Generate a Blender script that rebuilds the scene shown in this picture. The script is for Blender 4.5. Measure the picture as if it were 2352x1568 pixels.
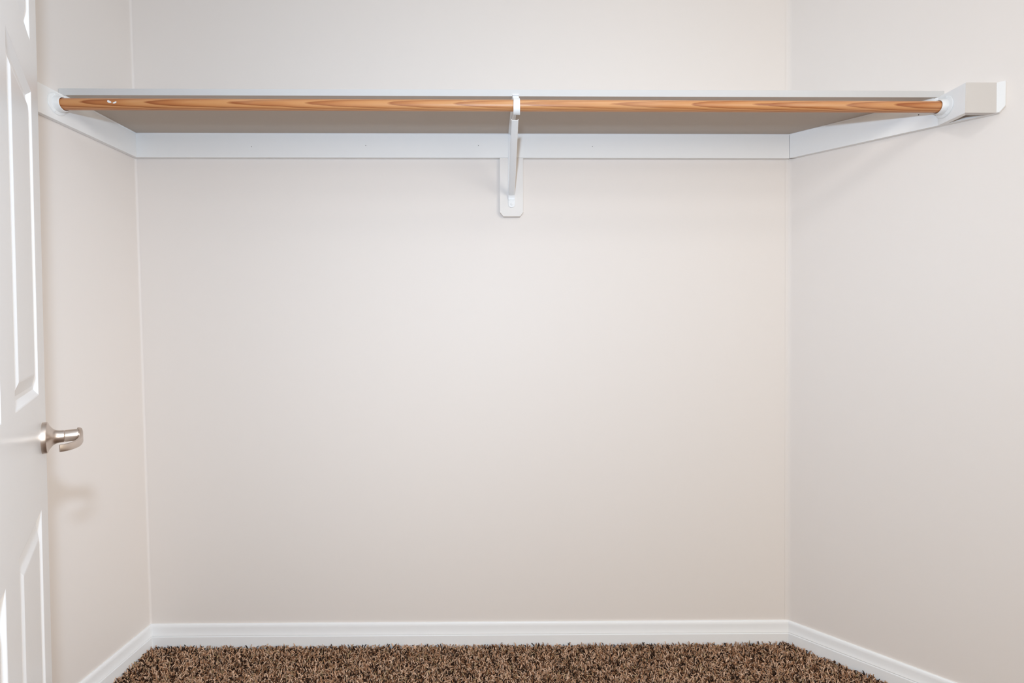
import bpy, bmesh, math, random
import numpy as np
from mathutils import Matrix, Vector

for o in list(bpy.data.objects):
    bpy.data.objects.remove(o)
SC = bpy.context.scene
COL = SC.collection
random.seed(7)
RNG = np.random.default_rng(11)

# ------------------------------------------------------------------ camera
cd = bpy.data.cameras.new('camera')
cam = bpy.data.objects.new('camera', cd)
COL.objects.link(cam)
cd.sensor_fit = 'HORIZONTAL'
cd.sensor_width = 36.0
cd.lens = 36.0 * 1136.06 / 2352.0
cd.clip_start = 0.02
PITCH, YAW, ROLL = -0.02516, 0.00809, -0.00112
fwd = Vector((math.sin(YAW) * math.cos(PITCH), math.cos(YAW) * math.cos(PITCH), math.sin(PITCH)))
rgt = Vector((math.cos(YAW), -math.sin(YAW), 0))
upv = rgt.cross(fwd)
r2 = rgt * math.cos(ROLL) + upv * math.sin(ROLL)
u2 = upv * math.cos(ROLL) - rgt * math.sin(ROLL)
M = Matrix((r2, u2, -fwd)).transposed().to_4x4()
M.translation = (0, -1.88999, 1.2156)
cam.matrix_world = M
SC.camera = cam

# ------------------------------------------------------------------ world, lamps, exposure
w = bpy.data.worlds.new('world')
SC.world = w
w.use_nodes = True
bg = w.node_tree.nodes['Background']
bg.inputs[0].default_value = (1.0, 0.81, 0.55, 1)
bg.inputs[1].default_value = 0.82

def lamp(name, kind, loc, power, color, size, rot=(0, 0, 0)):
    l = bpy.data.lights.new(name, kind)
    l.energy = power
    l.color = color
    if kind == 'AREA':
        l.shape = 'DISK'
        l.size = size
    else:
        l.shadow_soft_size = size
    o = bpy.data.objects.new(name, l)
    o.location = loc
    o.rotation_euler = rot
    COL.objects.link(o)
    return o

# the photographer's flash just above the lens, the closet's ceiling lamp, and an added fill for the left side
lamp('camera_flash', 'POINT', (-0.05, -1.89, 1.535), 66, (0.61, 0.79, 1.0), 0.035)
lamp('ceiling_lamp', 'AREA', (0.45, -1.25, 2.66), 3.2, (1.0, 0.96, 0.92), 0.35)
RL = Vector((2.0, -3.5, 2.1))
lamp('fill_lamp', 'AREA', RL, 33, (1.0, 0.985, 0.95), 1.5, (Vector((-1.1, -0.3, 0.8)) - RL).to_track_quat('-Z', 'Y').to_euler())
# second added fill, narrow, only there to brighten the left wall and door
HL = Vector((2.3, -3.4, 1.9))
narrow_fill = lamp('narrow_fill_lamp', 'AREA', HL, 2.7, (1.0, 0.98, 0.95), 1.0, (Vector((-1.75, -0.2, 0.5)) - HL).to_track_quat('-Z', 'Y').to_euler())
narrow_fill.data.spread = math.radians(42)

vs = SC.view_settings
SC.display_settings.display_device = 'sRGB'
vs.view_transform = 'Standard'
vs.look = 'None'
vs.gamma = 1.0
vs.use_curve_mapping = False
vs.exposure = 0.06

# ------------------------------------------------------------------ materials
def new_mat(name, color, rough=0.5, metal=0.0, spec=0.5):
    m = bpy.data.materials.new(name)
    m.use_nodes = True
    b = m.node_tree.nodes['Principled BSDF']
    b.inputs['Base Color'].default_value = (*color, 1)
    b.inputs['Roughness'].default_value = rough
    b.inputs['Metallic'].default_value = metal
    b.inputs['Specular IOR Level'].default_value = spec
    return m, m.node_tree, b

def add_bump(nt, b, scale, strength, dist=0.001, detail=3.0, coord='Object'):
    tc = nt.nodes.new('ShaderNodeTexCoord')
    n = nt.nodes.new('ShaderNodeTexNoise')
    n.inputs['Scale'].default_value = scale
    n.inputs['Detail'].default_value = detail
    bp = nt.nodes.new('ShaderNodeBump')
    bp.inputs['Strength'].default_value = strength
    bp.inputs['Distance'].default_value = dist
    nt.links.new(tc.outputs[coord], n.inputs['Vector'])
    nt.links.new(n.outputs['Fac'], bp.inputs['Height'])
    nt.links.new(bp.outputs['Normal'], b.inputs['Normal'])
    return tc, n, bp

WALL, nt, b = new_mat('wall_paint', (0.795, 0.738, 0.695), 0.50, 0, 0.14)
add_bump(nt, b, 45, 0.10, 0.002)
TRIM, nt, b = new_mat('white_trim_paint', (0.87, 0.87, 0.87), 0.40, 0, 0.4)
add_bump(nt, b, 60, 0.06, 0.001)
SHELFM, nt, b = new_mat('white_shelf_paint', (0.87, 0.86, 0.845), 0.45, 0, 0.35)
add_bump(nt, b, 50, 0.08, 0.001)
DOORM, nt, b = new_mat('white_door_gloss', (0.86, 0.855, 0.85), 0.30, 0, 0.5)
add_bump(nt, b, 30, 0.04, 0.001)
BOXM, nt, b = new_mat('dimmed_block_front', (0.64, 0.605, 0.575), 0.5, 0, 0.3)  # front board toned below the side board, side lighting put into the colour
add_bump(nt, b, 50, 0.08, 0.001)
BACKM, nt, b = new_mat('painted_over_board', (0.80, 0.765, 0.735), 0.48, 0, 0.2)
add_bump(nt, b, 50, 0.08, 0.001)
BOARDM, nt, b = new_mat('satin_shelf_paint', (0.61, 0.605, 0.60), 0.45, 0, 0.3)
add_bump(nt, b, 50, 0.08, 0.001)
CEIL, nt, b = new_mat('ceiling_paint', (0.80, 0.78, 0.75), 0.9, 0, 0.2)
add_bump(nt, b, 90, 0.2, 0.002)
PLASTIC, nt, b = new_mat('white_plastic', (0.84, 0.84, 0.83), 0.32, 0, 0.5)
BRKT, nt, b = new_mat('white_enamelled_steel', (0.82, 0.82, 0.82), 0.35, 0, 0.5)
add_bump(nt, b, 80, 0.03, 0.0005)
HOLE, nt, b = new_mat('dark_nail_hole', (0.05, 0.045, 0.04), 0.8, 0, 0.2)
RAW, nt, b = new_mat('raw_board_back', (0.30, 0.20, 0.12), 0.8, 0, 0.2)
add_bump(nt, b, 200, 0.2, 0.001)

NICKEL, nt, b = new_mat('satin_nickel', (0.66, 0.57, 0.50), 0.26, 1.0, 0.5)
tc = nt.nodes.new('ShaderNodeTexCoord')
mp = nt.nodes.new('ShaderNodeMapping')
mp.inputs['Scale'].default_value = (60, 60, 2500)
n = nt.nodes.new('ShaderNodeTexNoise')
n.inputs['Scale'].default_value = 1.0
rr = nt.nodes.new('ShaderNodeMapRange')
rr.inputs['To Min'].default_value = 0.27
rr.inputs['To Max'].default_value = 0.42
nt.links.new(tc.outputs['Object'], mp.inputs['Vector'])
nt.links.new(mp.outputs['Vector'], n.inputs['Vector'])
nt.links.new(n.outputs['Fac'], rr.inputs['Value'])
nt.links.new(rr.outputs['Result'], b.inputs['Roughness'])

def wood_material():
    m, nt, b = new_mat('varnished_pine', (0.55, 0.24, 0.09), 0.38, 0, 0.45)
    N, L = nt.nodes, nt.links
    tc = N.new('ShaderNodeTexCoord')
    sep = N.new('ShaderNodeSeparateXYZ')
    L.new(tc.outputs['Object'], sep.inputs[0])
    def math_(op, a, bb):
        k = N.new('ShaderNodeMath')
        k.operation = op
        for i, v in enumerate((a, bb)):
            if isinstance(v, (int, float)):
                k.inputs[i].default_value = v
            else:
                L.new(v, k.inputs[i])
        return k.outputs[0]
    def noise(scale, detail=2.0, rough=0.5):
        mp = N.new('ShaderNodeMapping')
        mp.inputs['Scale'].default_value = scale
        L.new(tc.outputs['Object'], mp.inputs['Vector'])
        n = N.new('ShaderNodeTexNoise')
        n.inputs['Scale'].default_value = 1.0
        n.inputs['Detail'].default_value = detail
        n.inputs['Roughness'].default_value = rough
        L.new(mp.outputs['Vector'], n.inputs['Vector'])
        return n.outputs['Fac']
    # growth rings: slanted planes through the dowel, wandering slowly along its length
    slow = noise((1.15, 5, 5), 2.5)
    fine = noise((14, 60, 60), 2.0)
    # rings about an axis behind the rod, tapering along it: they surface as long nested arrowheads
    yy = math_('SUBTRACT', sep.outputs['Y'], 0.020)
    zz = math_('SUBTRACT', sep.outputs['Z'], 0.0012)
    g = math_('SQRT', math_('ADD', math_('MULTIPLY', yy, yy), math_('MULTIPLY', zz, zz)), 0)
    g = math_('ADD', g, math_('MULTIPLY', sep.outputs['X'], 0.0150))
    g = math_('ADD', g, math_('MULTIPLY', slow, 0.0100))
    g = math_('ADD', g, math_('MULTIPLY', fine, 0.0012))
    ring = math_('SUBTRACT', 1.0, math_('FRACT', math_('MULTIPLY', g, 275.0), 0))
    cr = N.new('ShaderNodeValToRGB')
    e = cr.color_ramp.elements
    e[0].position = 0.0
    e[0].color = (0.62, 0.295, 0.115, 1)
    e[1].position = 1.0
    e[1].color = (0.58, 0.26, 0.095, 1)
    for p, c in ((0.35, (0.58, 0.255, 0.092, 1)), (0.68, (0.46, 0.165, 0.050, 1)), (0.93, (0.30, 0.080, 0.020, 1))):
        k = e.new(p)
        k.color = c
    L.new(ring, cr.inputs['Fac'])
    # pale worn patches and long darker streaks
    worn = noise((3.0, 30, 30), 3.0, 0.6)
    mr = N.new('ShaderNodeMapRange')
    mr.inputs['From Min'].default_value = 0.52
    mr.inputs['From Max'].default_value = 0.72
    L.new(worn, mr.inputs['Value'])
    mix = N.new('ShaderNodeMix')
    mix.data_type = 'RGBA'
    mix.inputs['B'].default_value = (0.72, 0.42, 0.23, 1)
    L.new(math_('MULTIPLY', mr.outputs[0], 0.40), mix.inputs['Factor'])
    L.new(cr.outputs['Color'], mix.inputs['A'])
    # lengthwise hue drift: deeper at both ends, paler at the middle
    dr = N.new('ShaderNodeMapRange')
    dr.inputs['From Min'].default_value = 0.10
    dr.inputs['From Max'].default_value = 1.05
    L.new(math_('ABSOLUTE', math_('SUBTRACT', sep.outputs['X'], 0.05), 0), dr.inputs['Value'])
    mix2 = N.new('ShaderNodeMix')
    mix2.data_type = 'RGBA'
    mix2.inputs['A'].default_value = (0.68, 0.38, 0.18, 1)
    L.new(mix.outputs['Result'], mix2.inputs['B'])
    f2 = math_('ADD', math_('MULTIPLY', dr.outputs[0], 0.28), 0.72)
    L.new(f2, mix2.inputs['Factor'])
    # flecks of white paint rubbed off on the front
    fl = noise((9.0, 120, 120), 2.0, 0.7)
    fm = N.new('ShaderNodeMapRange')
    fm.inputs['From Min'].default_value = 0.735
    fm.inputs['From Max'].default_value = 0.77
    L.new(fl, fm.inputs['Value'])
    mix3 = N.new('ShaderNodeMix')
    mix3.data_type = 'RGBA'
    mix3.inputs['B'].default_value = (0.78, 0.68, 0.60, 1)
    L.new(mix2.outputs['Result'], mix3.inputs['A'])
    L.new(math_('MULTIPLY', fm.outputs[0], 0.55), mix3.inputs['Factor'])
    L.new(mix3.outputs['Result'], b.inputs['Base Color'])
    return m
WOOD = wood_material()

def carpet_material():
    m, nt, b = new_mat('brown_frieze_yarn', (0.3, 0.18, 0.11), 0.95, 0, 0.15)
    a = nt.nodes.new('ShaderNodeAttribute')
    a.attribute_name = 'yarn'
    nt.links.new(a.outputs['Color'], b.inputs['Base Color'])
    return m
CARPET = carpet_material()
BASE, nt, b = new_mat('carpet_backing', (0.10, 0.056, 0.036), 1.0, 0, 0.1)
add_bump(nt, b, 300, 0.8, 0.004)

# ------------------------------------------------------------------ helpers
def obj(name, verts, faces, mat, parent=None, origin=(0, 0, 0), smooth=None, bevel=0.0, seg=2):
    """one mesh object; verts are in the parent's frame (or the world), origin likewise"""
    ox, oy, oz = origin
    me = bpy.data.meshes.new(name)
    bm = bmesh.new()
    vs_ = [bm.verts.new((v[0] - ox, v[1] - oy, v[2] - oz)) for v in verts]
    for f in faces:
        try:
            bm.faces.new([vs_[i] for i in f])
        except ValueError:
            pass
    bmesh.ops.recalc_face_normals(bm, faces=bm.faces)
    if bevel > 0:
        ed = [e for e in bm.edges if len(e.link_faces) == 2 and e.calc_face_angle(0) > 0.5]
        bmesh.ops.bevel(bm, geom=ed, offset=bevel, segments=seg, profile=0.5, affect='EDGES', clamp_overlap=True)
    bm.to_mesh(me)
    bm.free()
    if smooth or bevel > 0:
        me.polygons.foreach_set('use_smooth', [True] * len(me.polygons))
        me.set_sharp_from_angle(angle=math.radians(smooth or 35))
    me.materials.append(mat)
    o = bpy.data.objects.new(name, me)
    COL.objects.link(o)
    o.location = origin
    if parent:
        o.parent = parent
    if bevel > 0 or (smooth and smooth < 27):
        wn = o.modifiers.new('weighted_normals', 'WEIGHTED_NORMAL')   # keeps the large faces flat beside their rounded edges
        wn.weight = 100
        wn.keep_sharp = True
    return o

def tag(o, label=None, cat=None, group=None, kind=None):
    if label: o['label'] = label
    if cat: o['category'] = cat
    if group: o['group'] = group
    if kind: o['kind'] = kind
    return o

def empty(name, loc):
    o = bpy.data.objects.new(name, None)
    o.empty_display_size = 0.05
    o.location = loc
    COL.objects.link(o)
    return o

def box(x0, x1, y0, y1, z0, z1):
    v = [(x, y, z) for z in (z0, z1) for y in (y0, y1) for x in (x0, x1)]
    f = [(0, 1, 3, 2), (4, 6, 7, 5), (0, 4, 5, 1), (2, 3, 7, 6), (0, 2, 6, 4), (1, 5, 7, 3)]
    return v, f

def prism(bottom, top):
    """loft between two closed loops of the same length, with caps"""
    n = len(bottom)
    f = [tuple(range(n))[::-1], tuple(range(n, 2 * n))]
    f += [(i, (i + 1) % n, n + (i + 1) % n, n + i) for i in range(n)]
    return list(bottom) + list(top), f

def merge(*parts):
    V, F = [], []
    for v, f in parts:
        k = len(V)
        V += list(v)
        F += [tuple(i + k for i in q) for q in f]
    return V, F

def lathe(profile, seg=40):
    """profile (axial x, radius) turned about the x axis"""
    V, F = [], []
    for x, r in profile:
        for k in range(seg):
            a = 2 * math.pi * k / seg
            V.append((x, r * math.cos(a), r * math.sin(a)))
    m = len(profile)
    for i in range(m - 1):
        for k in range(seg):
            k2 = (k + 1) % seg
            F.append((i * seg + k, i * seg + k2, (i + 1) * seg + k2, (i + 1) * seg + k))
    F.append(tuple(range(seg)))
    F.append(tuple(range((m - 1) * seg, m * seg)))
    return V, F

# ------------------------------------------------------------------ the room's measures
XL, LL = -1.3775, -0.0130          # left wall foot, its slight lean
XR, LR = 1.0898, -0.01154          # where the 45 degree right wall meets the back wall
S45 = math.sqrt(0.5)
ZC = 2.70
ZCB, ZS = 1.8573, 1.9463           # lower edge of the cleats, underside of the shelf
T = 0.018

def right_pt(a, t, z):             # a along the angled wall, t out from it
    return (XR + LR * z + a * S45 - t * S45, -a * S45 - t * S45, z)

# ------------------------------------------------------------------ structure
Z0 = -0.02
obj('floor', *box(-3.6, 4.2, -6.5, 0.12, -0.12, Z0 + 0.004), BASE, origin=(0, -1, -0.12))
tag(bpy.data.objects['floor'], kind='structure')
o = obj('ceiling', *box(-3.6, 4.2, -4.2, 0.12, ZC, ZC + 0.08), CEIL, origin=(0, -1, ZC))
tag(o, kind='structure')

v, f = box(-1.75, 1.7, 0, 0.12, Z0, ZC)
tag(obj('wall_back', v, f, WALL, origin=(0, 0, Z0)), kind='structure')

def left_plan(z):
    x = XL + LL * z
    r = 0.007
    arc = [(x + r - r * math.cos(a), -r + r * math.sin(a)) for a in [math.pi / 2 * k / 8 for k in range(9)]]
    return [(x - 0.1, -0.0005), (x - 0.1, -1.70), (x, -1.70)] + [(px, py - 0.0004) for px, py in arc]
tag(obj('wall_left', *prism([(x, y, Z0) for x, y in left_plan(Z0)], [(x, y, ZC) for x, y in left_plan(ZC)]), WALL,
        origin=(XL, -0.8, Z0), smooth=20), kind='structure')

def right_plan(z):
    R = 0.030
    tl = R * math.tan(math.pi / 8)
    cx, cy = XR + LR * z - tl, -R
    arc = [(cx + R * math.sin(a), cy + R * math.cos(a)) for a in [math.pi / 4 * k / 8 for k in range(9)]]
    e0, e1 = right_pt(1.6, 0, z), right_pt(1.6, -0.1, z)
    return [(px, py - 0.0004) for px, py in arc] + [e0[:2], e1[:2], (right_pt(0.1, -0.1, z)[0], -0.0005)]
tag(obj('wall_right', *prism([(x, y, Z0) for x, y in right_plan(Z0)], [(x, y, ZC) for x, y in right_plan(ZC)]), WALL,
        origin=(XR, 0, Z0), smooth=20), kind='structure')

# the doorway wall behind the open door and its jamb
tag(obj('wall_front', *box(XL + LL * 0 - 0.03, -0.56, -1.70, -1.585, Z0, ZC), WALL, origin=(-1, -1.6, Z0)), kind='structure')
tag(obj('trim_1', *box(-0.56, -0.538, -1.715, -1.56, Z0, 2.08), TRIM, origin=(-0.55, -1.6, Z0), bevel=0.002), kind='structure')

# baseboards: one moulded profile (out from the wall, height), mitred at the corners
PROF = [(0.0, 0.0830), (0.0035, 0.0830), (0.0052, 0.0822), (0.0066, 0.0803), (0.0080, 0.0765), (0.0088, 0.0725),
        (0.0090, 0.0700), (0.0094, 0.0640), (0.0102, 0.0560), (0.0116, 0.0490), (0.0132, 0.0445), (0.0138, 0.0424),
        (0.0108, 0.0410), (0.0104, 0.0392), (0.0136, 0.0368), (0.0142, 0.0350), (0.0142, -0.012), (0.0, -0.012)]
def baseboard(name, start, end, org):
    tag(obj(name, *prism([start(t, z) for t, z in PROF], [end(t, z) for t, z in PROF]), TRIM, origin=org, smooth=24), kind='structure')
baseboard('baseboard_back', lambda t, z: (XL + LL * z + t, -t, z), lambda t, z: (XR + LR * z - 0.41421 * t, -t, z), (0, 0, 0))
baseboard('baseboard_left', lambda t, z: (XL + LL * z + t, -t, z), lambda t, z: (XL + LL * z + t, -1.585, z), (XL, -0.8, 0))
baseboard('baseboard_right', lambda t, z: right_pt(0.41421 * t, t, z), lambda t, z: right_pt(1.6, t, z), (XR + .5, -0.5, 0))

# ------------------------------------------------------------------ door
PHI = math.radians(37.7)
door_loc = (-0.9597, -0.860, 0.0)
DW, DT = 0.827, 0.035
ZB, ZT = 0.018, 2.045
cols = [(0.097, 0.359), (0.4676, 0.730)]
rows = [(0.245, 0.869), (1.090, 1.665), (1.760, 1.925)]
def door_frame():
    """stiles and rails with six openings, both faces and the edges"""
    xs = [0, cols[0][0], cols[0][1], cols[1][0], cols[1][1], DW]
    zs = [ZB] + [q for r_ in rows for q in r_] + [ZT]
    V, F = [], []
    idx = {}
    def vid(i, j, k):
        if (i, j, k) not in idx:
            idx[(i, j, k)] = len(V)
            V.append((xs[i], (0, -DT)[k], zs[j]))
        return idx[(i, j, k)]
    nx, nz = len(xs) - 1, len(zs) - 1
    solid = lambda i, j: 0 <= i < nx and 0 <= j < nz and not (i in (1, 3) and j in (1, 3, 5))
    for i in range(nx):
        for j in range(nz):
            if not solid(i, j):
                continue
            F.append((vid(i, j, 0), vid(i + 1, j, 0), vid(i + 1, j + 1, 0), vid(i, j + 1, 0)))
            F.append((vid(i, j, 1), vid(i, j + 1, 1), vid(i + 1, j + 1, 1), vid(i + 1, j, 1)))
            for di, dj, a, b_ in ((-1, 0, (i, j), (i, j + 1)), (1, 0, (i + 1, j), (i + 1, j + 1)),
                                  (0, -1, (i, j), (i + 1, j)), (0, 1, (i, j + 1), (i + 1, j + 1))):
                if not solid(i + di, j + dj):
                    F.append((vid(*a, 0), vid(*b_, 0), vid(*b_, 1), vid(*a, 1)))
    return V, F
door = obj('door_1', *door_frame(), DOORM)
door.location = door_loc
door.rotation_euler = (0, 0, math.atan2(-math.cos(PHI), math.sin(PHI)))
tag(door, 'white six-panel door standing open against the left side, lever handle', 'door', kind='structure')
# raised panel: loops of (inset, depth) from the opening's edge to the field
STEPS = [(0.0, 0.0), (0.002, -0.0006), (0.013, -0.0066), (0.020, -0.0068), (0.042, -0.0006), (0.045, -0.0003)]
def raised_panel(x0, x1, z0, z1):
    V, F = [], []
    for side in (0, 1):
        k0 = len(V)
        for ins, dep in STEPS:
            y = dep if side == 0 else -DT - dep
            V += [(x0 + ins, y, z0 + ins), (x1 - ins, y, z0 + ins), (x1 - ins, y, z1 - ins), (x0 + ins, y, z1 - ins)]
        for s in range(len(STEPS) - 1):
            for q in range(4):
                a, c = k0 + 4 * s + q, k0 + 4 * s + (q + 1) % 4
                F.append((a, c, c + 4, a + 4))
        e = k0 + 4 * (len(STEPS) - 1)
        F.append((e, e + 1, e + 2, e + 3))
    return V, F
for r_ in rows:
    for c_ in cols:
        obj('door_panel', *raised_panel(c_[0], c_[1], r_[0], r_[1]), DOORM, door,
            origin=((c_[0] + c_[1]) / 2, -DT / 2, r_[0]))

# lever handle: rose, shank and a ribbon lever that returns towards the door
HS, HZ = 0.057, 1.000
hd = empty('door_handle', (HS, 0, HZ))
hd.parent = door
tag(hd, 'satin nickel lever handle with a round rose')
def turned_y(profile, seg=48):
    V, F = lathe(profile, seg)
    return [(y, x, z) for x, y, z in V], F
obj('rose', *turned_y([(0.0, 0.0312), (0.0062, 0.0312), (0.0076, 0.0305), (0.0084, 0.029), (0.0092, 0.0255), (0.0125, 0.0205),
                       (0.016, 0.0160), (0.020, 0.0136), (0.0245, 0.0125), (0.030, 0.0121), (0.0322, 0.0119), (0.033, 0.0112)]),
    NICKEL, hd, smooth=35)
obj('shank', *turned_y([(0.0328, 0.0110), (0.0336, 0.0116), (0.0345, 0.0118), (0.050, 0.0122), (0.0535, 0.0122), (0.0555, 0.0112)]),
    NICKEL, hd, smooth=35)
def lever_mesh():
    # plan curve of the ribbon's centre line (s from the shank, p out from the door), its height and thickness
    path = [(-0.0135, 0.0535, 0.0262, 0.005, 0), (-0.006, 0.0555, 0.0268, 0.0056, 0), (0.004, 0.0572, 0.0262, 0.006, 0), (0.014, 0.0586, 0.0225, 0.006, -.001),
            (0.026, 0.0595, 0.0185, 0.006, -.002), (0.042, 0.0598, 0.0160, 0.006, -.003), (0.058, 0.0590, 0.0150, 0.006, -.004), (0.074, 0.0560, 0.0145, 0.006, -.005),
            (0.086, 0.0510, 0.0142, 0.006, -.0055), (0.094, 0.0450, 0.0140, 0.0058, -.006), (0.099, 0.0385, 0.0138, 0.0056, -.006), (0.1015, 0.0325, 0.0136, 0.0054, -.006)]
    P = [Vector((a, c, 0)) for a, c, _, _, _ in path]
    V, F = [], []
    n = len(path)
    for i, (a, c, hh, th, dz) in enumerate(path):
        t = (P[min(i + 1, n - 1)] - P[max(i - 1, 0)]).normalized()
        nn = Vector((-t.y, t.x, 0))
        sec = []
        hw, hh2, r = th / 2, hh / 2, 0.0018
        for cx, cz, a0 in ((hw - r, hh2 - r, 0), (-hw + r, hh2 - r, 90), (-hw + r, -hh2 + r, 180), (hw - r, -hh2 + r, 270)):
            for da in (0, 45, 90):
                an = math.radians(a0 + da)
                sec.append((cx + r * math.cos(an), cz + r * math.sin(an)))
        for sx, sz in sec:
            q = P[i] + nn * sx
            V.append((q.x, q.y, sz + dz))
    m = 12
    for i in range(n - 1):
        for k in range(m):
            F.append((i * m + k, i * m + (k + 1) % m, (i + 1) * m + (k + 1) % m, (i + 1) * m + k))
    F += [tuple(range(m)), tuple(range((n - 1) * m, n * m))]
    return V, F
obj('lever', *lever_mesh(), NICKEL, hd, smooth=40)

# ------------------------------------------------------------------ cleats
def dot(name, parent, centre, normal, rad=0.0013):
    """a small recessed nail head"""
    c, nrm = Vector(centre), Vector(normal)
    q = nrm.to_track_quat('X', 'Z').to_matrix()
    v, f = lathe([(-0.0006, rad), (0.0002, rad), (0.0003, rad * 0.7)], 10)
    pts = [tuple(c + q @ Vector(p)) for p in v]
    return obj(name, pts, f, HOLE, parent, origin=tuple(c))

def back_cleat():
    xl0, xl1 = XL + LL * ZCB, XL + LL * ZS
    fr = [(xl0, -T, ZCB), (XR + LR * ZCB - .41421 * T, -T, ZCB), (XR + LR * ZS - .41421 * T, -T, ZS), (xl1, -T, ZS)]
    bk = [(xl0, 0, ZCB), (XR + LR * ZCB, 0, ZCB), (XR + LR * ZS, 0, ZS), (xl1, 0, ZS)]
    return prism(fr, bk)
cb = obj('shelf_cleat', *back_cleat(), SHELFM, origin=(0, 0, ZCB), bevel=0.0016)
tag(cb, 'long white cleat board nailed along the back wall under the shelf', 'cleat')
for x, z in ((-0.957, 1.897), (-0.531, 1.902), (-0.110, 1.903), (0.318, 1.900)):
    dot('nail', cb, (x, -T, z - ZCB), (0, -1, 0)).location.z += 0
def left_cleat():
    # outline in (y, z) with a clipped lower end corner
    out = [(-T, ZCB), (-0.455, ZCB), (-0.470, ZCB + 0.016), (-0.470, ZS), (-T, ZS)]
    return prism([(XL + LL * z, y, z) for y, z in out], [(XL + LL * z + T, y, z) for y, z in out])
cl = obj('shelf_cleat', *left_cleat(), SHELFM, origin=(XL, -0.24, ZCB), bevel=0.0016)
tag(cl, 'short white cleat board on the left wall carrying the rod end', 'cleat')
def right_cleat():
    k = T * 0.41421
    out = lambda a0: [(a0, ZCB), (0.5715, ZCB), (0.5845, ZCB + 0.0165), (0.5845, ZS), (a0, ZS)]
    return prism([right_pt(a, 0, z) for a, z in out(k + T)], [right_pt(a, T, z) for a, z in out(k)])
crt = obj('shelf_cleat', *right_cleat(), SHELFM, origin=(XR + 0.2, -0.2, ZCB), bevel=0.0016)
tag(crt, 'white cleat board on the angled right wall with a clipped end corner', 'cleat')
p = Vector(right_pt(0.385, T, 1.9055))
dot('nail', crt, tuple(p - crt.location), (-S45, -S45, 0), 0.0016)
# beads of caulk where the cleats meet the shelf
def caulk(parent, p0, p1, out):
    z0, z1 = ZS - 0.0034, ZS - 0.0001
    o_ = Vector(out)
    loop = lambda p_: [tuple(Vector(p_) + Vector((0, 0, z0)) + o_ * 0.0003), tuple(Vector(p_) + Vector((0, 0, z0 + 0.0016)) + o_ * 0.0012),
                       tuple(Vector(p_) + Vector((0, 0, z1 - 0.0005)) + o_ * 0.0026), tuple(Vector(p_) + Vector((0, 0, z1)) + o_ * 0.0034), tuple(Vector(p_) + Vector((0, 0, z1)) - o_ * 0.0018), tuple(Vector(p_) + Vector((0, 0, z0)) - o_ * 0.0018)]
    v, f = prism(loop(p0), loop(p1))
    obj('caulk_bead', [tuple(Vector(q) - parent.location) for q in v], f, TRIM, parent, smooth=40)
xlz, xrz = XL + LL * ZS, XR + LR * ZS
caulk(cb, (xlz + T, -T, 0), (xrz - .41421 * T, -T, 0), (0, -1, 0))
caulk(cl, (xlz + T, -T, 0), (xlz + T, -0.314, 0), (1, 0, 0))
pa, pb = right_pt(0.41421 * T, T, ZS), right_pt(0.422, T, ZS)
caulk(crt, (pa[0], pa[1], 0), (pb[0], pb[1], 0), (-S45, -S45, 0))

# bracket backing board hanging below the back cleat
bx0, bx1, bz0 = -0.0302, 0.0583, 1.6388
out = [(bx0, ZCB - 0.0002), (bx0, bz0 + 0.0165), (bx0 + 0.0135, bz0), (bx1 - 0.0125, bz0), (bx1, bz0 + 0.0165), (bx1, ZCB - 0.0002)]
bb = obj('backing_board', *prism([(x, 0, z) for x, z in out], [(x, -T, z) for x, z in out]), BACKM,
         origin=(0.014, 0, bz0), bevel=0.0012)
tag(bb, 'small white board with clipped lower corners behind the shelf bracket', 'board')

# ------------------------------------------------------------------ shelf board
ST, SF = 0.0215, -0.3165
def shelf_loop(z):
    e = 0.001
    a_front = -SF / S45
    return [(XL + LL * z + e, -e, z), (XR + LR * z - e, -e, z), (right_pt(a_front, e, z)[0], SF, z), (XL + LL * z + e, SF, z)]
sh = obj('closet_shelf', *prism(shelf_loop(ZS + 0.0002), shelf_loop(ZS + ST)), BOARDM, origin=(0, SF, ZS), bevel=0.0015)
UNDER, nt, b = new_mat('shaded_shelf_underside', (0.52, 0.445, 0.38), 0.6, 0, 0.2)  # white underside, its brown shade put into the colour
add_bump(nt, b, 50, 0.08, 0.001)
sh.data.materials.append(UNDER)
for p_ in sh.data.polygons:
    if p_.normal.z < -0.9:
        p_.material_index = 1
tag(sh, 'long white painted shelf board across the closet above the rod', 'shelf')

# hollow corner box on the angled wall: a side board and a front board
gx = 1.3610
blk = empty('rod_end_block', (1.41, -0.40, ZCB))
tag(blk, 'white two-board corner block on the angled wall holding the right rod end', 'block')
def on_wall_y(x, z, t=T):          # y of the cleat's face at this x
    a = (x - (XR + LR * z)) / S45 + t
    return -a * S45 - t * S45
BT = 0.017
def side_loop(z):
    return [(gx, on_wall_y(gx, z) - 0.0003, z), (gx + BT, on_wall_y(gx + BT, z) - 0.0003, z), (gx + BT, FY + BT + 0.00005, z), (gx, FY + 0.00005, z)]
FY = -0.4125
org = Vector((1.41, -0.40, ZCB))
loc = lambda vf: ([tuple(Vector(q) - org) for q in vf[0]], vf[1])
v, f = loc(prism(side_loop(ZCB), side_loop(ZS - 0.0003)))
board = obj('side_board', v, f, SHELFM, blk)
board.data.materials.append(RAW)
for p_ in board.data.polygons:
    if p_.normal.x > 0.9: p_.material_index = 1
def front_loop(z):
    xr0 = XR + LR * z
    at = lambda y: xr0 + (-y - T * S45) - T * S45 - 0.0004     # x where the cleat's face reaches this y
    return [(gx, FY, z), (at(FY), FY, z), (at(FY + BT), FY + BT, z), (gx + BT, FY + BT, z)]
lo, hi = front_loop(ZCB), front_loop(ZS - 0.0003)
v, f = loc(prism(lo, hi))
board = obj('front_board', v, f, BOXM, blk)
board.data.materials.append(RAW)
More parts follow.
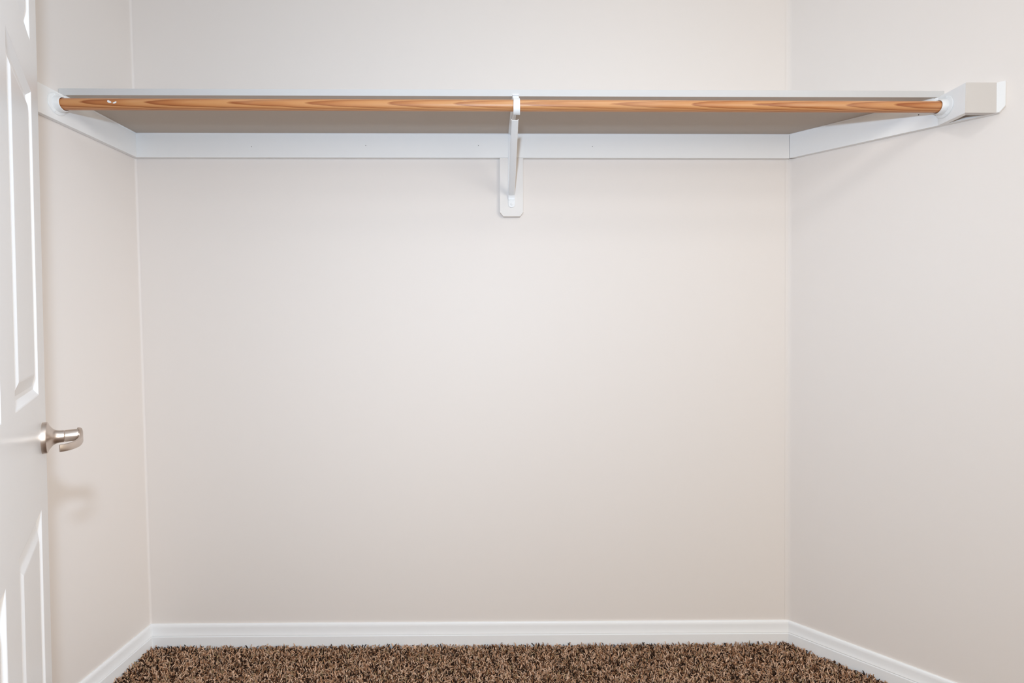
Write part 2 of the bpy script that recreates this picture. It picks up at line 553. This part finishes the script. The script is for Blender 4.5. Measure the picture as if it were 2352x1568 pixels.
for p_ in board.data.polygons:
    if p_.normal.y > 0.9: p_.material_index = 1

# ------------------------------------------------------------------ rod and its sockets
RY, RZ, RR = -0.3415, 1.9063, 0.0168
xl_face = XL + LL * RZ + T
x0, x1 = xl_face + 0.004, gx - 0.003
SL = -0.0007                        # the rod hangs a hair lower towards the right
prof = [(x0, RR * 0.9), (x0 + 0.001, RR)] + [(x0 + (x1 - x0) * k / 24, RR * (1 + 0.006 * math.sin(k * 2.1))) for k in range(1, 24)] + [(x1 - 0.001, RR), (x1, RR * 0.9)]
v, f = lathe(prof, 40)
v = [(x, y + RY, z + RZ + SL * x) for x, y, z in v]
rod = obj('closet_rod', v, f, WOOD, origin=(0, RY, RZ), smooth=40)
tag(rod, 'long varnished pine hanging rod below the front edge of the shelf', 'rod')
# a smear of white paint on the rod, near its left end
def paint_smear(xc, zc, pts):
    for _ in range(2):
        pts = [q for i in range(len(pts)) for q in (tuple(.75 * a + .25 * b_ for a, b_ in zip(pts[i], pts[(i + 1) % len(pts)])), tuple(.25 * a + .75 * b_ for a, b_ in zip(pts[i], pts[(i + 1) % len(pts)])))]
    V, F = [], []
    n = len(pts)
    for lay in (0.0, 0.0004):
        for dx, dz in pts:
            a = (zc + dz) / RR
            rr_ = RR * 1.006 + lay
            V.append((xc + dx, -rr_ * math.cos(a), rr_ * math.sin(a) + SL * xc))
    c = len(V)
    V.append((xc, -(RR * 1.006 + 0.0005) * math.cos(zc / RR), (RR * 1.006 + 0.0005) * math.sin(zc / RR) + SL * xc))
    for i in range(n):
        F.append((i, (i + 1) % n, n + (i + 1) % n, n + i))
        F.append((n + i, n + (i + 1) % n, c))
    return V, F
sm1 = [(-0.008, 0.002), (-0.005, 0.0052), (-0.001, 0.003), (0.004, 0.000), (0.0065, -0.003), (0.001, -0.0045), (-0.005, -0.003)]
sm2 = [(-0.006, -0.003), (-0.002, -0.0005), (0.002, 0.001), (0.006, 0.0025), (0.007, -0.0005), (0.003, -0.0038), (-0.003, -0.0045)]
def rod_x(px): return (px - 1167.0) / 1136.0 * 1.5485
v, f = merge(paint_smear(rod_x(279), 0.001, sm1), paint_smear(rod_x(289.5), -0.0005, sm2))
tag(obj('paint_smear', v, f, TRIM, rod, smooth=40), 'white paint smear on the rod')

def socket(name, xface, sgn, label):
    t = empty(name, (xface, RY, RZ + SL * xface))
    fl, ff = lathe([(0.0002, 0.0330), (0.0018, 0.0330), (0.0034, 0.0318), (0.0042, 0.0295), (0.0050, 0.0262), (0.0056, 0.0235), (0.0056, 0.0180), (0.0002, 0.0180)], 48)
    obj('flange', [(x * sgn, y, z) for x, y, z in fl], ff, PLASTIC, t, smooth=30)
    cu, cf = lathe([(0.0056, 0.0178), (0.0056, 0.0238), (0.0100, 0.0222), (0.0190, 0.0212), (0.0220, 0.0208), (0.0228, 0.0200), (0.0228, 0.0190), (0.0216, 0.0184), (0.0060, 0.0178)], 48)
    obj('cup', [(x * sgn, y, z) for x, y, z in cu], cf[:-2], PLASTIC, t, smooth=40)
    for ang in (115, 245):
        a = math.radians(ang)
        sc, sf = lathe([(0.003, 0.0032), (0.0052, 0.0032), (0.0060, 0.0022)], 14)
        obj('screw', [(x * sgn, y + 0.0275 * math.cos(a) * (1), z + 0.0275 * math.sin(a)) for x, y, z in sc], sf, PLASTIC, t, smooth=30)
    return tag(t, label, 'socket', 'rod end sockets')
socket('rod_socket', xl_face, 1, 'white plastic socket holding the left end of the pine rod')
socket('rod_socket', gx, -1, 'white plastic socket on the corner block holding the right rod end')

# ------------------------------------------------------------------ shelf and rod bracket
bk = empty('shelf_bracket', (0.0145, -T, 1.665))
tag(bk, 'white steel shelf bracket with a hook around the rod at mid-length', 'bracket')
BO = Vector((0.0145, -T, 1.665))
def bpart(name, v, f, **k):
    return obj(name, [tuple(Vector(q) - BO) for q in v], f, BRKT, bk, **k)
def strap(path, w0, w1, th, skew=0.0):
    """flat strip swept through (x, y, z, ) points in the vertical plane of the bracket"""
    V, F = [], []
    n = len(path)
    P = [Vector(q) for q in path]
    for i in range(n):
        t = (P[min(i + 1, n - 1)] - P[max(i - 1, 0)]).normalized()
        nn = Vector((0, -t.z, t.y)).normalized()
        wv = (w0 + (w1 - w0) * i / (n - 1)) / 2
        for sx, sn in ((-1, -1), (1, -1), (1, 1), (-1, 1)):
            V.append(tuple(P[i] + Vector((sx * wv, 0, 0)) + nn * (sn * th / 2)))
    for i in range(n - 1):
        for k in range(4):
            F.append((4 * i + k, 4 * i + (k + 1) % 4, 4 * i + 4 + (k + 1) % 4, 4 * i + 4 + k))
    F += [(0, 1, 2, 3), tuple(range(4 * n - 4, 4 * n))]
    return V, F
# wall leg with rounded foot
legx, lw = 0.0145, 0.0125
out = [(legx - lw, 1.944), (legx - lw, 1.683)] + [(legx - lw * math.cos(a), 1.683 - 0.0115 * math.sin(a)) for a in [math.pi * k / 8 for k in range(1, 8)]] + [(legx + lw, 1.683), (legx + lw, 1.944)]
bpart('wall_leg', *prism([(x, -T - 0.0002, z) for x, z in out], [(x, -T - 0.0026, z) for x, z in out]), bevel=0.0006)
sc, sf = lathe([(0.0, 0.0046), (0.0012, 0.0044), (0.0022, 0.0030), (0.0026, 0.0012)], 20)
bpart('screw', [(y + legx, -T - 0.0026 - x, z + 1.6845) for x, y, z in sc], sf, smooth=30)
# arm under the shelf, leaning a little to the right towards the rod
bpart('arm', *strap([(0.0125, -T - 0.003, ZS - 0.0016), (0.0160, -0.12, ZS - 0.0016), (0.0200, -0.24, ZS - 0.0016), (0.0245, -0.334, ZS - 0.0016)], 0.0200, 0.0205, 0.0026), bevel=0.0005)
bpart('rib', *strap([(0.0128, -T - 0.003, ZS - 0.0046), (0.0163, -0.12, ZS - 0.0046), (0.0205, -0.24, ZS - 0.0046), (0.0243, -0.325, ZS - 0.0046)], 0.0070, 0.0070, 0.0035), bevel=0.0010)
# hook: over the rod, down its front and curled under it
hx = 0.0278
rh = RR + 0.0022
zr0 = RZ + SL * hx
pts = [(hx - 0.0030, -0.326, ZS - 0.0035), (hx - 0.0015, RY + 0.010, zr0 + 0.0275), (hx - 0.0008, RY - 0.001, zr0 + rh + 0.0028)]
for k in range(0, 13):
    a = math.radians(86 + k * 15.5)
    pts.append((hx, RY + rh * math.cos(a), zr0 + rh * math.sin(a) - 0.0085 * max(0, math.sin(math.radians(k * 15.5 - 78)))))
bpart('hook', *strap(pts, 0.0186, 0.0206, 0.0026), bevel=0.0007, smooth=40)
# diagonal brace, a shallow U channel from under the hook to the wall leg
A, B_ = Vector((0.0225, -0.338, 1.8625)), Vector((0.0142, -T - 0.006, 1.7135))
def channel(A, B_, w0, w1, dep, th):
    n = 12
    V, F = [], []
    t = (B_ - A).normalized()
    nn = Vector((0, t.z, -t.y)).normalized()
    if nn.y > 0: nn = -nn          # outwards: towards the room
    X = Vector((1, 0, 0))
    for i in range(n + 1):
        c = A.lerp(B_, i / n)
        hw = (w0 + (w1 - w0) * i / n) / 2
        d = dep * (0.55 + 0.45 * math.sin(math.pi * i / n))
        r = 0.0022
        sec = [(-hw, d), (-hw, r), (-hw + r * .3, r * .3), (-hw + r, 0), (-hw * .25, -0.0004), (hw * .25, -0.0004), (hw - r, 0), (hw - r * .3, r * .3), (hw, r), (hw, d), (hw - th, d), (hw - th, r + th * .4), (hw - r - th * .3, th), (-hw + r + th * .3, th), (-hw + th, r + th * .4), (-hw + th, d)]
        for sx, sd in sec:
            V.append(tuple(c + X * sx - nn * sd))
    m = 16
    for i in range(n):
        for k in range(m):
            F.append((m * i + k, m * i + (k + 1) % m, m * i + m + (k + 1) % m, m * i + m + k))
    F += [tuple(range(m)), tuple(range(m * n, m * n + m))]
    return V, F
bpart('brace', *channel(A, B_, 0.0218, 0.0235, 0.011, 0.0016), smooth=35)
# flattened tab that joins the brace to the foot
bpart('tab', *strap([(0.0142, -T - 0.010, 1.7175), (0.0142, -T - 0.0055, 1.7090), (0.0142, -T - 0.0040, 1.7000)], 0.0235, 0.0240, 0.0020), bevel=0.0005)

# ------------------------------------------------------------------ carpet pile (stuff)
def carpet():
    def seeds(y0, y1, sp):
        nx, ny = int(4.1 / sp), int((y0 - y1) / sp)
        gx_, gy_ = np.meshgrid(np.arange(nx), np.arange(ny))
        x = -1.385 + (gx_.ravel() + RNG.uniform(-0.6, 0.6, nx * ny)) * sp
        y = y0 - (gy_.ravel() + RNG.uniform(-0.6, 0.6, nx * ny)) * sp
        m = 0.0145
        ok = (x > XL + m) & (y < -m) & (((x - XR) + y) < -m / S45) & (x < 2.2)
        return x[ok], y[ok]
    Vs, Fs, Cs = [], [], []
    base = 0
    pal = np.array([(0.76, 0.51, 0.35), (0.58, 0.345, 0.21), (0.40, 0.205, 0.11), (0.20, 0.092, 0.045), (0.035, 0.016, 0.009), (0.45, 0.31, 0.17)])
    wts = np.array([0.26, 0.22, 0.15, 0.13, 0.19, 0.05])
    for y0, y1, sp, rings, sides, rad, tall in ((-0.010, -0.55, 0.0053, 6, 3, 0.0017, 0.025), (-0.55, -2.45, 0.0110, 3, 3, 0.0042, 0.022)):
        x, y = seeds(y0, y1, sp)
        n = len(x)
        ang = RNG.uniform(0, 2 * np.pi, n)
        lean = RNG.uniform(0.15, 1.15, n) * 2.6 / (rings - 1) * 1.25
        ln = tall * RNG.uniform(0.70, 1.12, n)
        curl = RNG.uniform(-4.2, 4.2, n)
        rd = rad * RNG.uniform(0.75, 1.2, n)
        # patches of pile brushed different ways
        lumps = 0.0018 * np.sin(x * 23 + 3 * np.sin(y * 17)) * np.sin(y * 31 + 2 * np.sin(x * 9))
        pts = []
        px, py, pz = x.copy(), y.copy(), np.full(n, -0.0145) + lumps
        pts.append(np.stack([px, py, pz], 1))
        th = lean * 0.35
        for k in range(rings - 1):
            st = ln / (rings - 1)
            a = ang + curl * k / (rings - 1)
            px = px + st * np.sin(th) * np.cos(a)
            py = py + st * np.sin(th) * np.sin(a)
            pz = pz + st * np.cos(th)
            th = th + lean * 0.75
            pts.append(np.stack([px, py, pz], 1))
        P = np.stack(pts, 1)                                   # n, rings, 3
        # keep the pile inside the baseboards
        P[:, :, 0] = np.maximum(P[:, :, 0], XL + 0.0150)
        P[:, :, 1] = np.minimum(P[:, :, 1], -0.0150)
        over = np.maximum(0, (P[:, :, 0] - XR) + P[:, :, 1] + 0.0150 / S45)
        P[:, :, 0] -= over / 2
        P[:, :, 1] -= over / 2
        taper = np.array([0.8, 1.0, 1.1, 1.15, 1.1, 0.6]) if rings == 6 else np.array([1.0, 1.1, 0.7])
        q = np.arange(sides) / sides * 2 * np.pi
        off = np.stack([np.cos(q), np.sin(q)], 1)
        V = np.zeros((n, rings, sides, 3))
        ca, sa = np.cos(ang), np.sin(ang)
        for k in range(rings):
            t = P[:, min(k + 1, rings - 1)] - P[:, max(k - 1, 0)]
            t /= np.linalg.norm(t, axis=1, keepdims=True) + 1e-9
            side = np.stack([-sa, ca, np.zeros(n)], 1)
            side -= t * (side * t).sum(1, keepdims=True)
            side /= np.linalg.norm(side, axis=1, keepdims=True) + 1e-9
            bi = np.cross(t, side)
            for s in range(sides):
                V[:, k, s] = P[:, k] + (side * off[s, 0] + bi * off[s, 1]) * (rd * taper[k])[:, None]
        per = rings * sides
        loc_f = []
        for k in range(rings - 1):
            for s in range(sides):
                s2 = (s + 1) % sides
                loc_f.append((k * sides + s, k * sides + s2, (k + 1) * sides + s2, (k + 1) * sides + s))
        if sides == 4:
            loc_f.append(tuple((rings - 1) * 4 + s for s in range(4)))
        Fq = (np.array(loc_f)[None] + (base + np.arange(n) * per)[:, None, None]).reshape(-1, 4)
        Vs.append(V.reshape(-1, 3))
        Fs.append(Fq)
        c = pal[RNG.choice(len(pal), n, p=wts)] * RNG.uniform(0.8, 1.15, (n, 1))
        Cs.append(np.repeat(c, per, 0))
        base += n * per
    V, Fq, Cc = np.concatenate(Vs), np.concatenate(Fs), np.concatenate(Cs)
    me = bpy.data.meshes.new('carpet')
    me.vertices.add(len(V))
    me.vertices.foreach_set('co', V.astype(np.float32).ravel())
    me.loops.add(Fq.size)
    me.loops.foreach_set('vertex_index', Fq.astype(np.int32).ravel())
    me.polygons.add(len(Fq))
    me.polygons.foreach_set('loop_start', np.arange(0, Fq.size, 4, dtype=np.int32))
    me.update(calc_edges=True)
    me.polygons.foreach_set('use_smooth', [True] * len(Fq))
    ca = me.color_attributes.new('yarn', 'FLOAT_COLOR', 'POINT')
    ca.data.foreach_set('color', np.concatenate([Cc, np.ones((len(Cc), 1))], 1).astype(np.float32).ravel())
    me.materials.append(CARPET)
    o = bpy.data.objects.new('carpet', me)
    COL.objects.link(o)
    return o
tag(carpet(), 'mottled brown shaggy frieze carpet covering the closet floor', 'carpet', kind='stuff')
